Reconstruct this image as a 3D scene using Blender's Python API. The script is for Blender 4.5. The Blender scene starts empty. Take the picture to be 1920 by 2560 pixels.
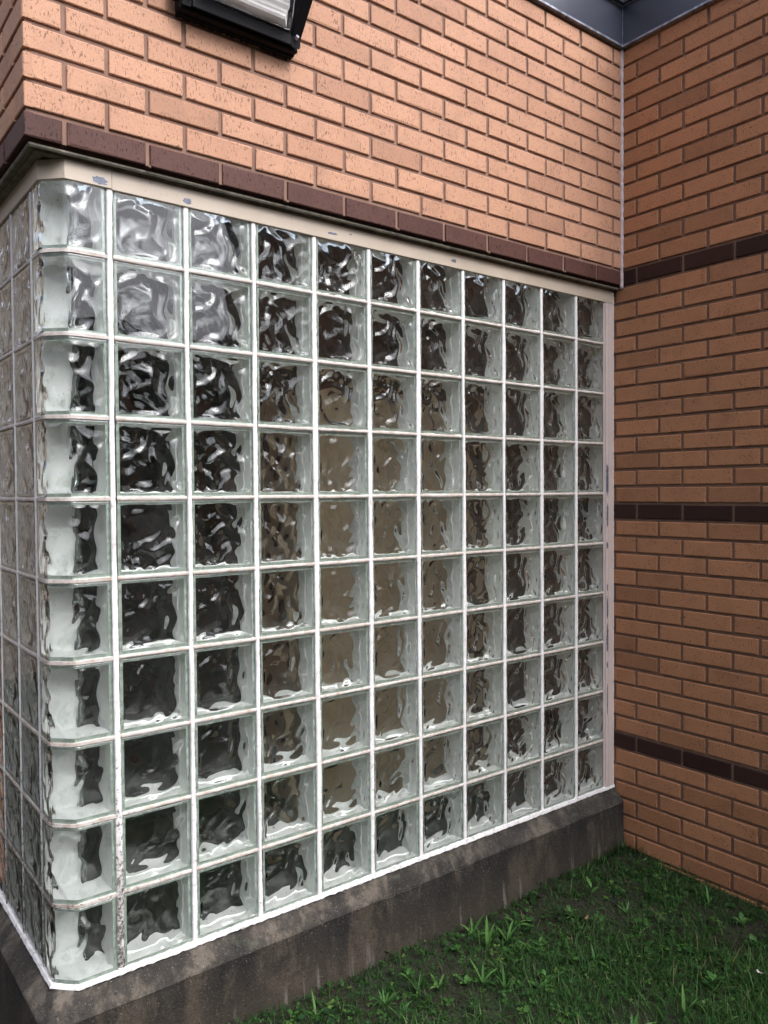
import bpy, math, random
import numpy as np
from mathutils import Matrix, Vector
PI = math.pi
rng = np.random.default_rng(7)
random.seed(7)
scene = bpy.context.scene
COL = scene.collection

# ------------------------------------------------------------------ camera
cam_d = bpy.data.cameras.new("camera")
cam = bpy.data.objects.new("camera", cam_d)
COL.objects.link(cam)
cam_d.sensor_fit = 'VERTICAL'
cam_d.sensor_height = 24.0
cam_d.lens = 1984.1 / 2560 * 24.0
cam_d.clip_start = 0.02
cam_d.clip_end = 2000
_R = np.array([[0.79050287, -0.61241731, -0.00708886],
               [-0.02086583, -0.01536211, -0.99966426],
               [0.61210279, 0.79038538, -0.02492238]])
M = Matrix.Identity(4)
for i in range(3):
    M[i][0] = _R[0][i]; M[i][1] = -_R[1][i]; M[i][2] = -_R[2][i]
M[0][3], M[1][3], M[2][3] = -0.6939, -2.0137, 1.2315
cam.matrix_world = M
scene.camera = cam

# ------------------------------------------------------------------ sky, sun, exposure
SUN_EL, SUN_AZ = math.radians(50), math.radians(168)      # azimuth clockwise from +Y
world = bpy.data.worlds.new("World")
scene.world = world
world.use_nodes = True
wn, wl = world.node_tree.nodes, world.node_tree.links
wn.clear()
sky = wn.new('ShaderNodeTexSky'); sky.sky_type = 'NISHITA'; sky.sun_disc = False
sky.sun_elevation = SUN_EL; sky.sun_rotation = SUN_AZ
sky.dust_density = 6.0; sky.air_density = 1.0; sky.ozone_density = 2.0
hs = wn.new('ShaderNodeHueSaturation'); hs.inputs['Saturation'].default_value = 0.42
wtc = wn.new('ShaderNodeTexCoord')
cl = wn.new('ShaderNodeTexNoise'); cl.inputs['Scale'].default_value = 2.2; cl.inputs['Detail'].default_value = 5
cr = wn.new('ShaderNodeMapRange'); cr.inputs['From Min'].default_value = .3; cr.inputs['From Max'].default_value = .7
cr.inputs['To Min'].default_value = .6; cr.inputs['To Max'].default_value = 1.5
vm = wn.new('ShaderNodeVectorMath'); vm.operation = 'SCALE'
bg = wn.new('ShaderNodeBackground'); bg.inputs['Strength'].default_value = 0.15
wo = wn.new('ShaderNodeOutputWorld')
wl.new(wtc.outputs['Generated'], cl.inputs['Vector'])
wl.new(cl.outputs['Fac'], cr.inputs['Value'])
wl.new(sky.outputs['Color'], hs.inputs['Color'])
tint = wn.new('ShaderNodeVectorMath'); tint.operation = 'MULTIPLY'; tint.inputs[1].default_value = (.97, .985, 1.06)
wl.new(hs.outputs['Color'], tint.inputs[0]); zs_ = wn.new('ShaderNodeSeparateXYZ'); zr = wn.new('ShaderNodeMapRange')      # overcast: brighter towards the zenith
zr.inputs['From Min'].default_value = 0.0; zr.inputs['From Max'].default_value = 0.8; zr.inputs['To Min'].default_value = .95; zr.inputs['To Max'].default_value = 1.75
wl.new(wtc.outputs['Generated'], zs_.inputs[0]); wl.new(zs_.outputs['Z'], zr.inputs['Value'])
zm = wn.new('ShaderNodeVectorMath'); zm.operation = 'SCALE'
wl.new(tint.outputs['Vector'], zm.inputs[0]); wl.new(zr.outputs['Result'], zm.inputs['Scale']); wl.new(zm.outputs['Vector'], vm.inputs[0]); wl.new(cr.outputs['Result'], vm.inputs['Scale'])
wl.new(vm.outputs['Vector'], bg.inputs['Color'])
wl.new(bg.outputs['Background'], wo.inputs['Surface'])

sd = bpy.data.lights.new("sun", 'SUN'); sun = bpy.data.objects.new("sun", sd); COL.objects.link(sun)
sd.energy = .6; sd.angle = math.radians(35); sd.color = (1.0, .97, .93)
sv = Vector((math.sin(SUN_AZ) * math.cos(SUN_EL), math.cos(SUN_AZ) * math.cos(SUN_EL), math.sin(SUN_EL)))
sun.rotation_euler = sv.to_track_quat('Z', 'Y').to_euler()

scene.view_settings.view_transform = 'Standard'
scene.view_settings.look = 'None'
scene.view_settings.gamma = 1
scene.view_settings.exposure = 0.47
cy = scene.cycles
cy.use_denoising = True
cy.max_bounces = 20; cy.transmission_bounces = 16; cy.glossy_bounces = 6; cy.diffuse_bounces = 5
cy.sample_clamp_indirect = 12
cy.blur_glossy = 0.3

# ------------------------------------------------------------------ helpers
def newobj(name, me, parent=None):
    o = bpy.data.objects.new(name, me); COL.objects.link(o)
    if parent is not None: o.parent = parent
    return o

def tag(o, label=None, cat=None, group=None, kind=None):
    if label: o['label'] = label
    if cat: o['category'] = cat
    if group: o['group'] = group
    if kind: o['kind'] = kind
    return o

def thing(name, label, cat, loc=(0, 0, 0), rz=0, group=None):
    o = newobj(name, None); o.location = loc; o.rotation_euler = (0, 0, rz)
    o.empty_display_size = .1
    return tag(o, label, cat, group)

class MB:
    """collects vertices / faces / per-vertex tone into one mesh"""
    def __init__(s): s.v = []; s.f = []; s.m = []; s.t = []
    def add(s, vs, fs, mi=0, tone=0.5):
        b = len(s.v); s.v.extend([tuple(map(float, v)) for v in vs])
        s.f.extend([tuple(b + i for i in f) for f in fs]); s.m.extend([mi] * len(fs))
        s.t.extend([tone] * len(vs))
    def box(s, x0, x1, y0, y1, z0, z1, mi=0, tone=.5):
        v = [(x, y, z) for x in (x0, x1) for y in (y0, y1) for z in (z0, z1)]
        s.add(v, [(0, 1, 3, 2), (4, 6, 7, 5), (0, 4, 5, 1), (2, 3, 7, 6), (0, 2, 6, 4), (1, 5, 7, 3)], mi, tone)
    def tube(s, a, b, r, n=12, mi=0):
        a = np.array(a, float); b = np.array(b, float); d = b - a; d /= np.linalg.norm(d)
        u = np.cross(d, (0, 0, 1) if abs(d[2]) < .9 else (1, 0, 0)); u /= np.linalg.norm(u); w = np.cross(d, u)
        vs = [p + r * (math.cos(t) * u + math.sin(t) * w) for p in (a, b) for t in np.linspace(0, 2 * PI, n, endpoint=False)]
        fs = [(i, (i + 1) % n, n + (i + 1) % n, n + i) for i in range(n)] + [tuple(range(n))[::-1], tuple(range(n, 2 * n))]
        s.add(vs, fs, mi)
    def sweep(s, path, prof, closed=False, mi=0, jit=0.0, caps=True):
        """prof: list of (u, z): u = distance outward (to the right-hand normal), path in plan [(x,y)], mitred"""
        P_ = [np.array(p, float) for p in path]; n = len(P_); rings = []
        for i in range(n):
            d0 = P_[i] - P_[i - 1] if i > 0 else P_[1] - P_[0]
            d1 = P_[i + 1] - P_[i] if i < n - 1 else P_[-1] - P_[-2]
            d0 /= np.linalg.norm(d0); d1 /= np.linalg.norm(d1)
            n0 = np.array([d0[1], -d0[0]]); n1 = np.array([d1[1], -d1[0]])
            m = n0 + n1; m /= (m @ n0)
            rings.append([(P_[i][0] + m[0] * (u + random.uniform(-jit, jit)), P_[i][1] + m[1] * (u), z + random.uniform(-jit, jit)) for u, z in prof])
        k = len(prof); vs = [v for r in rings for v in r]; fs = []
        for i in range(n - 1):
            for j in range(k):
                a = i * k + j; b = i * k + (j + 1) % k
                fs.append((a, b, b + k, a + k))
        if caps: fs += [tuple(range(k))[::-1], tuple((n - 1) * k + j for j in range(k))]
        s.add(vs, fs, mi)
    def build(s, name, mats, parent=None, smooth=False, recalc=False):
        me = bpy.data.meshes.new(name)
        me.from_pydata(s.v, [], s.f)
        for m in (mats if isinstance(mats, (list, tuple)) else [mats]): me.materials.append(m)
        me.polygons.foreach_set('material_index', s.m)
        if smooth: me.polygons.foreach_set('use_smooth', [True] * len(s.f))
        at = me.attributes.new('tone', 'FLOAT', 'POINT'); at.data.foreach_set('value', s.t)
        me.update()
        if recalc:
            import bmesh
            bm = bmesh.new(); bm.from_mesh(me); bmesh.ops.recalc_face_normals(bm, faces=bm.faces); bm.to_mesh(me); bm.free()
        return newobj(name, me, parent)

class NT:
    """small node-tree helper"""
    def __init__(s, name):
        s.m = bpy.data.materials.new(name); s.m.use_nodes = True
        s.n, s.l = s.m.node_tree.nodes, s.m.node_tree.links
        s.b = s.n['Principled BSDF']; s.out = s.n['Material Output']
        s.tc = s.n.new('ShaderNodeTexCoord')
    def set(s, **kw):
        for k, v in kw.items():
            s.b.inputs[k.replace('_', ' ')].default_value = v
        return s
    def link(s, a, b): s.l.new(a, b); return s
    def mapping(s, scale=(1, 1, 1), src=None):
        m = s.n.new('ShaderNodeMapping'); m.inputs['Scale'].default_value = scale
        s.l.new(src or s.tc.outputs['Object'], m.inputs['Vector']); return m.outputs['Vector']
    def noise(s, scale, detail=4, vec=None, rough=.6, dist=0):
        n = s.n.new('ShaderNodeTexNoise'); n.inputs['Scale'].default_value = scale
        n.inputs['Detail'].default_value = detail; n.inputs['Roughness'].default_value = rough
        n.inputs['Distortion'].default_value = dist
        s.l.new(vec or s.tc.outputs['Object'], n.inputs['Vector']); return n.outputs['Fac']
    def attr(s, name='tone'):
        a = s.n.new('ShaderNodeAttribute'); a.attribute_name = name; return a.outputs['Fac']
    def ramp(s, fac, stops, interp='LINEAR'):
        r = s.n.new('ShaderNodeValToRGB'); r.color_ramp.interpolation = interp
        e = r.color_ramp.elements
        while len(e) < len(stops): e.new(.5)
        for i, (p, c) in enumerate(stops):
            e[i].position = p; e[i].color = (*c, 1) if len(c) == 3 else c
        s.l.new(fac, r.inputs['Fac']); return r.outputs['Color']
    def rng(s, fac, a, b, c=0, d=1):
        r = s.n.new('ShaderNodeMapRange')
        for k, v in zip(('From Min', 'From Max', 'To Min', 'To Max'), (a, b, c, d)): r.inputs[k].default_value = v
        s.l.new(fac, r.inputs['Value']); return r.outputs['Result']
    def mix(s, fac, a, b, mode='MIX'):
        x = s.n.new('ShaderNodeMix'); x.data_type = 'RGBA'; x.blend_type = mode
        for sock, v in ((x.inputs['Factor'], fac), (x.inputs[6], a), (x.inputs[7], b)):
            if isinstance(v, (int, float)): sock.default_value = v
            elif isinstance(v, tuple): sock.default_value = (*v, 1)
            else: s.l.new(v, sock)
        return x.outputs[2]
    def math(s, op, a, b=0.0):
        x = s.n.new('ShaderNodeMath'); x.operation = op
        for i, v in enumerate((a, b)):
            if isinstance(v, (int, float)): x.inputs[i].default_value = v
            else: s.l.new(v, x.inputs[i])
        return x.outputs[0]
    def sep(s, src=None):
        x = s.n.new('ShaderNodeSeparateXYZ'); s.l.new(src or s.tc.outputs['Object'], x.inputs[0]); return x.outputs
    def bump(s, h, strength=.5, dist=.001, prev=None):
        b = s.n.new('ShaderNodeBump'); b.inputs['Strength'].default_value = strength; b.inputs['Distance'].default_value = dist
        s.l.new(h, b.inputs['Height'])
        if prev is not None: s.l.new(prev, b.inputs['Normal'])
        s.l.new(b.outputs['Normal'], s.b.inputs['Normal']); return b.outputs['Normal']
    def color(s, c): s.l.new(c, s.b.inputs['Base Color']); return s
    def rough(s, c): s.l.new(c, s.b.inputs['Roughness']); return s

# ------------------------------------------------------------------ materials
def brick_mat(name, base, alt, speck, stretch, lo, rough=.75, light_speck=True):
    t = NT(name)
    tone = t.attr()
    c = t.ramp(tone, [(0, tuple(x * .88 for x in alt)), (.12, alt), (.4, base), (.8, base), (1, tuple(min(1, x * 1.08) for x in base))])
    cloud = t.rng(t.noise(9, 3), .3, .7, .86, 1.12)
    c = t.mix(1.0, c, t.mix(cloud, (0, 0, 0), (1, 1, 1)), 'MULTIPLY')
    fine = t.rng(t.noise(420, 2), .3, .7, .84, 1.14)
    g = t.n.new('ShaderNodeCombineColor')
    for i in range(3): t.l.new(fine, g.inputs[i])
    c = t.mix(1.0, c, g.outputs[0], 'MULTIPLY')
    v = t.mapping(stretch)
    s1 = t.rng(t.noise(210, 2, v, .5), lo, lo + .045, 0, 1)
    dens = t.rng(t.noise(26, 2), .38, .62, .15, 1)
    c = t.mix(t.math('MULTIPLY', t.math('MULTIPLY', s1, dens), .9), c, speck)
    s3 = t.rng(t.noise(85, 2, v, .5), .70, .73, 0, .8)
    c = t.mix(s3, c, speck)
    if light_speck:
        s2 = t.rng(t.noise(330, 1, t.mapping((1, 1, 1.3)), .4), .735, .76, 0, .7)
        c = t.mix(s2, c, (.72, .50, .33))
    t.color(c).set(Roughness=rough, Specular_IOR_Level=.5 if light_speck else .22)
    h = t.math('SUBTRACT', t.noise(160, 4), t.math('MULTIPLY', s1, .5))
    t.bump(h, .55, .0012)
    return t.m

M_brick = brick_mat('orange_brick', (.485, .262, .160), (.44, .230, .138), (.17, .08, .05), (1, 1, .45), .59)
M_brick_r = brick_mat('orange_brick_shaded', (.38, .172, .080), (.31, .138, .063), (.07, .03, .018), (1, 1, .8), .585)  # same brick as the front, with the right wall's shade put into the colour
M_dark_r = brick_mat('dark_brick_shaded', (.038, .017, .012), (.028, .012, .009), (.008, .005, .005), (1, 1, .4), .60, .85, False)  # darker copy of the band brick, shade of the right wall in the colour
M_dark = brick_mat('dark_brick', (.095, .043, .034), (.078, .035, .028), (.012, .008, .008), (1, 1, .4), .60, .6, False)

def mortar_mat(name, a, b):
    t = NT(name)
    c = t.ramp(t.noise(14, 5), [(.3, a), (.7, b)])
    c = t.mix(t.rng(t.noise(300, 2), .55, .75, 0, .35), c, tuple(x * 1.6 for x in b))
    t.color(c).set(Roughness=.95); t.bump(t.noise(260, 5), .8, .0015)
    return t.m
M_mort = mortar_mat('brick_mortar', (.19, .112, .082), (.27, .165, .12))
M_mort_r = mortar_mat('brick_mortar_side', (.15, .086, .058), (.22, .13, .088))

# white glass-block mortar
def joint_mat(name, c0, c1, stain_lo, low=True):
    t = NT(name)
    c = t.ramp(t.noise(30, 4), [(.3, c0), (.7, c1)])
    c = t.mix(t.rng(t.noise(12, 5), .5, .7, 0, .35), c, (.50, .48, .45))
    st = t.rng(t.noise(55, 5, t.mapping((1, 1, .6)), .7), stain_lo, stain_lo + .14, 0, .75)
    Zs = t.sep()[2]
    st = t.math('MULTIPLY', st, t.rng(Zs, 1.15, 1.75, 1.0, .15))
    c = t.mix(st, c, (.38, .28, .21))
    if low:
        X, Y, Z = t.sep()
        near = t.rng(t.math('ABSOLUTE', X), .01, .14, 1, .12)
        down = t.rng(Z, .05, .70, 1, 0)
        k = t.math('MULTIPLY', near, down)
        g = t.rng(t.math('ADD', t.noise(95, 6, None, .75), t.math('MULTIPLY', k, .17)), .60, .70, 0, .9)
        c = t.mix(t.math('MULTIPLY', t.rng(k, .35, .9, 0, .75), t.rng(t.noise(20, 4), .35, .55, .3, 1)), c, (.22, .19, .165))
        c = t.mix(g, c, (.035, .030, .024))
    t.color(c).set(Roughness=.85); t.bump(t.noise(330, 4), .8, .0012)
    return t.m
M_joint = joint_mat('white_mortar', (.67, .66, .64), (.79, .78, .765), .57)
M_bed = joint_mat('stained_bed_mortar', (.40, .345, .295), (.62, .58, .54), .49)

t = NT('white_sealant'); t.color(t.mix(t.rng(t.noise(60, 5, None, .7), .50, .66, 0, .75), (.70, .69, .68), (.36, .32, .28))).set(Roughness=.6)
t.bump(t.noise(220, 3), .5, .001); M_caulk = t.m
t = NT('pink_grey_sealant'); t.color(t.ramp(t.noise(60, 3), [(.3, (.42, .34, .33)), (.7, (.56, .47, .46))])).set(Roughness=.7); M_caulk2 = t.m

# beige painted trim
t = NT('beige_paint')
c = t.ramp(t.noise(6, 3), [(.3, (.43, .365, .285)), (.7, (.49, .42, .335))])
c = t.mix(t.rng(t.noise(120, 4, t.mapping((1, 1, .5))), .66, .74, 0, .6), c, (.22, .18, .13))
t.color(c).set(Roughness=.5); t.bump(t.noise(150, 3), .2, .0008); M_trim = t.m
t = NT('dirty_olive_paint')
c = t.ramp(t.noise(22, 5, None, .7), [(.3, (.055, .052, .036)), (.55, (.17, .155, .115)), (.8, (.30, .27, .21))])
t.color(c).set(Roughness=.7); t.bump(t.noise(120, 4), .4, .001); M_lintel = t.m
t = NT('bare_zinc'); t.color(t.ramp(t.noise(90, 4), [(.3, (.085, .10, .135)), (.7, (.17, .19, .24))])).set(Roughness=.55, Metallic=.3); M_zinc = t.m
t = NT('beige_jamb_paint')
c = t.ramp(t.noise(7, 3), [(.3, (.52, .44, .405)), (.7, (.60, .515, .47))])
c = t.mix(t.rng(t.noise(150, 4), .68, .76, 0, .5), c, (.2, .17, .14))
t.color(c).set(Roughness=.55); M_jamb = t.m

# concrete
def concrete(name, cols, top=False):
    t = NT(name)
    v = t.mapping((1, 1, .28))
    c = t.ramp(t.noise(7, 6, v, .65, .4), cols)
    c = t.mix(t.rng(t.noise(55, 4), .35, .75, 0, .4), c, cols[0][1])
    c = t.mix(t.rng(t.noise(11, 7, t.mapping((1, 1, .6)), .72), .47, .56, 0, .75), c, cols[0][1])
    c = t.mix(t.rng(t.noise(170, 3, None, .6), .60, .68, 0, .5), c, (.13, .11, .085))
    c = t.mix(t.rng(t.noise(250, 2), .69, .73, 0, .85), c, (.36, .31, .25))
    X, Y, Z = t.sep()
    if not top:
        # pale lime runs just above the soil, brown soil splash band
        runs = t.noise(38, 2, t.mapping((1, 1, .05)), .5)
        hgt = t.rng(t.math('ADD', Z, t.math('MULTIPLY', runs, -.16)), -.33, -.27, 1, 0)
        pale = t.math('MULTIPLY', t.rng(runs, .60, .70, 0, .30), hgt)
        c = t.mix(t.rng(t.math('ADD', Z, t.math('MULTIPLY', t.noise(9, 4), .12)), -.16, -.03, .5, 0), c, (.042, .031, .019))
        c = t.mix(pale, c, (.30, .27, .25))
    else:
        c = t.mix(t.rng(t.noise(18, 4), .62, .72, 0, .5), c, (.07, .075, .05))
    vo = t.n.new('ShaderNodeTexVoronoi'); vo.inputs['Scale'].default_value = 85; t.l.new(t.tc.outputs['Object'], vo.inputs['Vector'])
    pore = t.math('MULTIPLY', t.rng(vo.outputs['Distance'], .10, .22, 1, 0), t.rng(t.noise(30, 2), .50, .60, 0, 1))
    c = t.mix(t.math('MULTIPLY', pore, .85), c, (.004, .004, .003))
    if not top: c = t.mix(t.math('MULTIPLY', t.rng(t.math('ADD', Z, t.math('MULTIPLY', t.noise(14, 4), .10)), -.225, -.165, 1, 0), t.rng(t.noise(40, 4), .45, .6, 0, .8)), c, (.020, .030, .010))
    t.color(c).set(Roughness=.85)
    h = t.math('ADD', t.noise(45, 6, None, .7), t.math('MULTIPLY', t.noise(260, 3), .5))
    h = t.math('SUBTRACT', h, pore)
    t.bump(h, 1.0, .005)
    return t.m
M_conc = concrete('blotchy_concrete', [(.43, (.005, .0042, .003)), (.50, (.017, .0135, .0090)), (.57, (.056, .044, .030))])  # near-black blotches over dark brown
M_conc_top = concrete('sill_concrete', [(.42, (.016, .014, .011)), (.5, (.050, .042, .033)), (.58, (.115, .097, .075))], True)

# metal coping
t = NT('slate_metal')
t.color(t.mix(t.rng(t.noise(260, 2), .72, .75, 0, .7), (.038, .043, .062), (.4, .42, .45))).set(Roughness=.33, Metallic=.0)
t.b.inputs['Specular IOR Level'].default_value = .8
t.bump(t.noise(7, 2), .25, .01); M_coping = t.m
t = NT('bright_metal_edge'); t.color(t.ramp(t.noise(40, 4), [(.35, (.16, .17, .21)), (.65, (.45, .47, .54))])).set(Roughness=.35, Metallic=.4); M_edge = t.m

# glass
t = NT('clear_glass')
t.set(Base_Color=(.955, .982, .965, 1), Roughness=0.0, IOR=1.57)
t.b.inputs['Transmission Weight'].default_value = 1.0
oi = t.n.new('ShaderNodeObjectInfo'); va = t.n.new('ShaderNodeVectorMath'); va.operation = 'ADD'
sc_ = t.n.new('ShaderNodeMath'); sc_.operation = 'MULTIPLY'; sc_.inputs[1].default_value = 37.0; t.l.new(oi.outputs['Random'], sc_.inputs[0])
t.l.new(t.tc.outputs['Object'], va.inputs[0]); t.l.new(sc_.outputs[0], va.inputs[1])
dirt = t.rng(t.noise(240, 2, t.mapping((1, 1, .6), va.outputs[0]), .5), .715, .74, 0, .75)
dirt = t.math('MULTIPLY', dirt, t.rng(t.noise(14, 2, va.outputs[0]), .42, .58, 0, 1))
film = t.rng(t.noise(26, 5, t.mapping((1, 1, .5), va.outputs[0]), .65), .45, .80, .0, .005)
d1 = t.n.new('ShaderNodeBsdfDiffuse'); d1.inputs['Color'].default_value = (.62, .62, .58, 1)
d2 = t.n.new('ShaderNodeBsdfDiffuse'); d2.inputs['Color'].default_value = (.05, .045, .04, 1)
m1 = t.n.new('ShaderNodeMixShader'); m2 = t.n.new('ShaderNodeMixShader')
t.l.new(film, m1.inputs[0]); t.l.new(t.b.outputs[0], m1.inputs[1]); t.l.new(d1.outputs[0], m1.inputs[2])
t.l.new(dirt, m2.inputs[0]); t.l.new(m1.outputs[0], m2.inputs[1]); t.l.new(d2.outputs[0], m2.inputs[2])
t.l.new(m2.outputs[0], t.out.inputs['Surface'])
M_glass = t.m
t = NT('pale_block_wall')
c = t.ramp(t.noise(16, 6, None, .65, 1.2), [(.36, (.64, .67, .625)), (.47, (.84, .855, .82)), (.7, (.92, .925, .90))])
t.color(c).set(Roughness=.35); M_side = t.m
t = NT('green_glass_rim'); t.color(t.ramp(t.noise(60, 3), [(.35, (.30, .36, .30)), (.65, (.50, .57, .50))])).set(Roughness=.35); M_rim = t.m

# ------------------------------------------------------------------ constants
P = .2032
H = .0677                      # brick course
XL = 2.07                      # right wall plane
YB = -.037                     # upper brick face
XB = -.209                     # left brick face
ZB = 2.066                     # bottom of lintel course
GZ = -.25

# ------------------------------------------------------------------ ground
def ground_h(x, y):
    return GZ + .012 * np.sin(3.1 * x + 1.2) * np.cos(2.7 * y) + .008 * np.sin(9 * x + 4 * y) + .01 * np.clip(-y, 0, 3)*-1
def build_ground():
    xs = np.r_[-600, -150, -40, -12, np.linspace(-4, 2.6, 90), 12, 40, 150, 600]
    ys = np.r_[-600, -150, -40, -12, np.linspace(-5, .6, 80), 12, 40, 150, 600]
    X, Y = np.meshgrid(xs, ys); Z = ground_h(X, Y)
    far = (np.abs(X) > 5) | (np.abs(Y) > 6); Z[far] = GZ - .03
    Z += rng.normal(0, .003, Z.shape)
    n = len(xs); vs = np.c_[X.ravel(), Y.ravel(), Z.ravel()]
    fs = [(j * n + i, j * n + i + 1, (j + 1) * n + i + 1, (j + 1) * n + i) for j in range(len(ys) - 1) for i in range(n - 1)]
    t = NT('mossy_soil')
    c = t.ramp(t.noise(9, 5, None, .6), [(.35, (.014, .009, .004)), (.5, (.015, .013, .004)), (.65, (.010, .017, .004))])
    c = t.mix(t.rng(t.noise(140, 3), .5, .7, 0, .5), c, (.018, .022, .006))
    t.color(c).set(Roughness=.95); t.bump(t.noise(120, 5), 1, .01)
    m = MB(); m.add(vs, fs); o = m.build('ground', t.m, smooth=True); tag(o, kind='structure')
build_ground()

# ------------------------------------------------------------------ brick walls
def brick_face(mb, kind, a0, a1, z0, z1, plane, depth=.02):
    """one brick: kind 'F' front wall (faces -Y), 'R' right wall (faces -X, a = -y), 'S' left face (faces -X)"""
    j = lambda: random.uniform(-.0011, .0011)
    b = .0016
    a0 += j(); a1 += j(); z0 += j(); z1 += j(); off = random.uniform(-.0008, .0008)
    rings = []
    for d, ins in ((depth, 0), (b, 0), (0, b)):
        rings.append([(a0 + ins, d), (a1 - ins, d), (a1 - ins, d), (a0 + ins, d)])
    vs = []
    for (d, ins) in ((depth, 0), (b, 0), (0, b)):
        for (a, z) in ((a0 + ins, z0 + ins), (a1 - ins, z0 + ins), (a1 - ins, z1 - ins), (a0 + ins, z1 - ins)):
            if kind == 'F': vs.append((a, plane + d + off, z))
            else: vs.append((plane + d + off, a, z))
    fs = []
    for i in range(4):                                       # worn and chipped corners
        w_ = random.uniform(.0, .0012) + (random.uniform(.002, .0055) if random.random() < .05 else 0)
        x_, y_, z_ = vs[8 + i]; sa = 1 if i in (0, 3) else -1; szz = 1 if i in (0, 1) else -1
        if kind == 'F': vs[8 + i] = (x_ + sa * w_, y_, z_ + szz * w_ * .8)
        else: vs[8 + i] = (x_, y_ + sa * w_, z_ + szz * w_ * .8)
    for r in (0, 1):
        for i in range(4):
            q = (r * 4 + i, r * 4 + (i + 1) % 4, r * 4 + 4 + (i + 1) % 4, r * 4 + 4 + i)
            fs.append(q if kind == 'F' else q[::-1])
    fs.append((8, 9, 10, 11) if kind == 'F' else (11, 10, 9, 8))
    mb.add(vs, fs, 0, random.random())

JT = .0118
def course(mb, kind, plane, z, joints, lo, hi):
    """bricks between successive joint centres, clipped to lo..hi"""
    js = [lo - JT / 2] + [q for q in sorted(joints) if lo + .012 < q < hi - .012] + [hi + JT / 2]
    for p0, p1 in zip(js[:-1], js[1:]):
        brick_face(mb, kind, p0 + JT / 2, p1 - JT / 2, z, z + H - JT, plane)

# upper wall above the windows -----------------------------------------
upper = thing('brick_wall', 'orange brick wall above the glass blocks, starting with a dark brown lintel course', 'brick wall', (0, 0, ZB))
mf, ms_, md = MB(), MB(), MB()
for k in range(15):
    z = ZB + k * H
    off = 0 if k % 2 == 0 else .1016
    jx = [-.1168 + .2030 * n - off for n in range(-1, 13)]
    jy = [YB + .0925 + off + .2032 * n for n in range(-2, 16)] if True else []
    # corner alternates: header seen in front means stretcher seen on the side
    jy = [YB + (.198 if k % 2 == 0 else .0965) + .2032 * n for n in range(0, 16)]
    tgt = md if k == 0 else mf
    course(tgt, 'F', YB, z - ZB, jx, XB + .0, XL - .004)
    course(tgt if k == 0 else ms_, 'S', XB, z - ZB, jy, YB + .0005, 2.9)
mf.build('brickwork', M_brick, upper)
ms_.build('side_brickwork', M_brick, upper)
md.build('dark_brick_course', M_dark, upper)
mm = MB()
mm.box(XB + .0062, XL + .002, YB + .0062, .16, 0.0015, .99)
mm.box(XB + .0062, .0, .161, 2.95, 0.0015, .99)
mm.build('mortar', M_mort, upper)
# weep ropes at every other lintel joint
for x in (.0895, .4955, .9015, 1.3075, 1.7135):
    w = MB(); w.tube((x, YB + .012, .004), (x - .001, YB - .004, -.004), .0042, 8)
    w.build('weep_rope', M_mort_r, upper, True)

# right wall -------------------------------------------------------------
right = thing('brick_wall', 'shaded orange brick wall at right with thin dark brown bands, meeting the grass', 'brick wall', (XL, 0, GZ))
mr = MB(); bands = {0: MB(), -14: MB(), -28: MB()}
WEND = -3.4
for k in range(-36, 15):
    z = ZB + k * H - GZ
    off = 0 if k % 2 == 0 else .1016
    js = [-.106 - .2036 * n + off for n in range(-3, 18)]
    top = YB - .002 if k >= 0 else .06
    course(bands.get(k, mr), 'R', 0, z, js, WEND, top)
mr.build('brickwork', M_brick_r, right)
for k, lab in ((0, 'top dark brown band, level with the lintel'), (-14, 'middle dark brown band'), (-28, 'bottom dark brown band')):
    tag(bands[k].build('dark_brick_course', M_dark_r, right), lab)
mt = MB(); mt.box(.0068, .30, WEND + .004, .4, -.25, 3.016 - GZ)
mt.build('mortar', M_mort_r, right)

# left flank of the building beyond the side window -------------------------
flank = thing('brick_wall', 'low orange brick pier beyond the side glass blocks at the far left', 'brick wall', (XB, .80, GZ))
mfk = MB()
for k in range(-36, 0):
    off = 0 if k % 2 == 0 else .1016
    course(mfk, 'S', 0, ZB + k * H - GZ, [.1 + .2032 * n - off for n in range(0, 12)], .0, 2.1)
mfk.build('brickwork', M_brick, flank)
mt = MB(); mt.box(.0045, .2, .001, 2.14, -.2, ZB - GZ - .001); mt.build('mortar', M_mort, flank)

# corner sealant bead ---------------------------------------------------------
sb = MB(); zz = np.arange(2.052, 3.02, .012)
ring = []
for i, z in enumerate(zz):
    r = .0085 * (1 + .22 * math.sin(i * 1.7) * random.random() + random.uniform(-.12, .12))
    cx, cyy = XL - .001 + random.uniform(-.0008, .0008), YB - .0005
    ring.append([(cx + r * math.cos(t), cyy + r * math.sin(t), z) for t in np.linspace(0, 2 * PI, 10, endpoint=False)])
vs = [v for r in ring for v in r]
fs = [(i * 10 + j, i * 10 + (j + 1) % 10, (i + 1) * 10 + (j + 1) % 10, (i + 1) * 10 + j) for i in range(len(ring) - 1) for j in range(10)]
fs += [tuple(range(10))[::-1], tuple(len(vs) - 10 + j for j in range(10))]
sb.add(vs, fs)
tag(sb.build('sealant_bead', M_caulk2, None, True), 'thin pinkish grey sealant bead running up the inner corner between the two brick walls', 'sealant')

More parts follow.
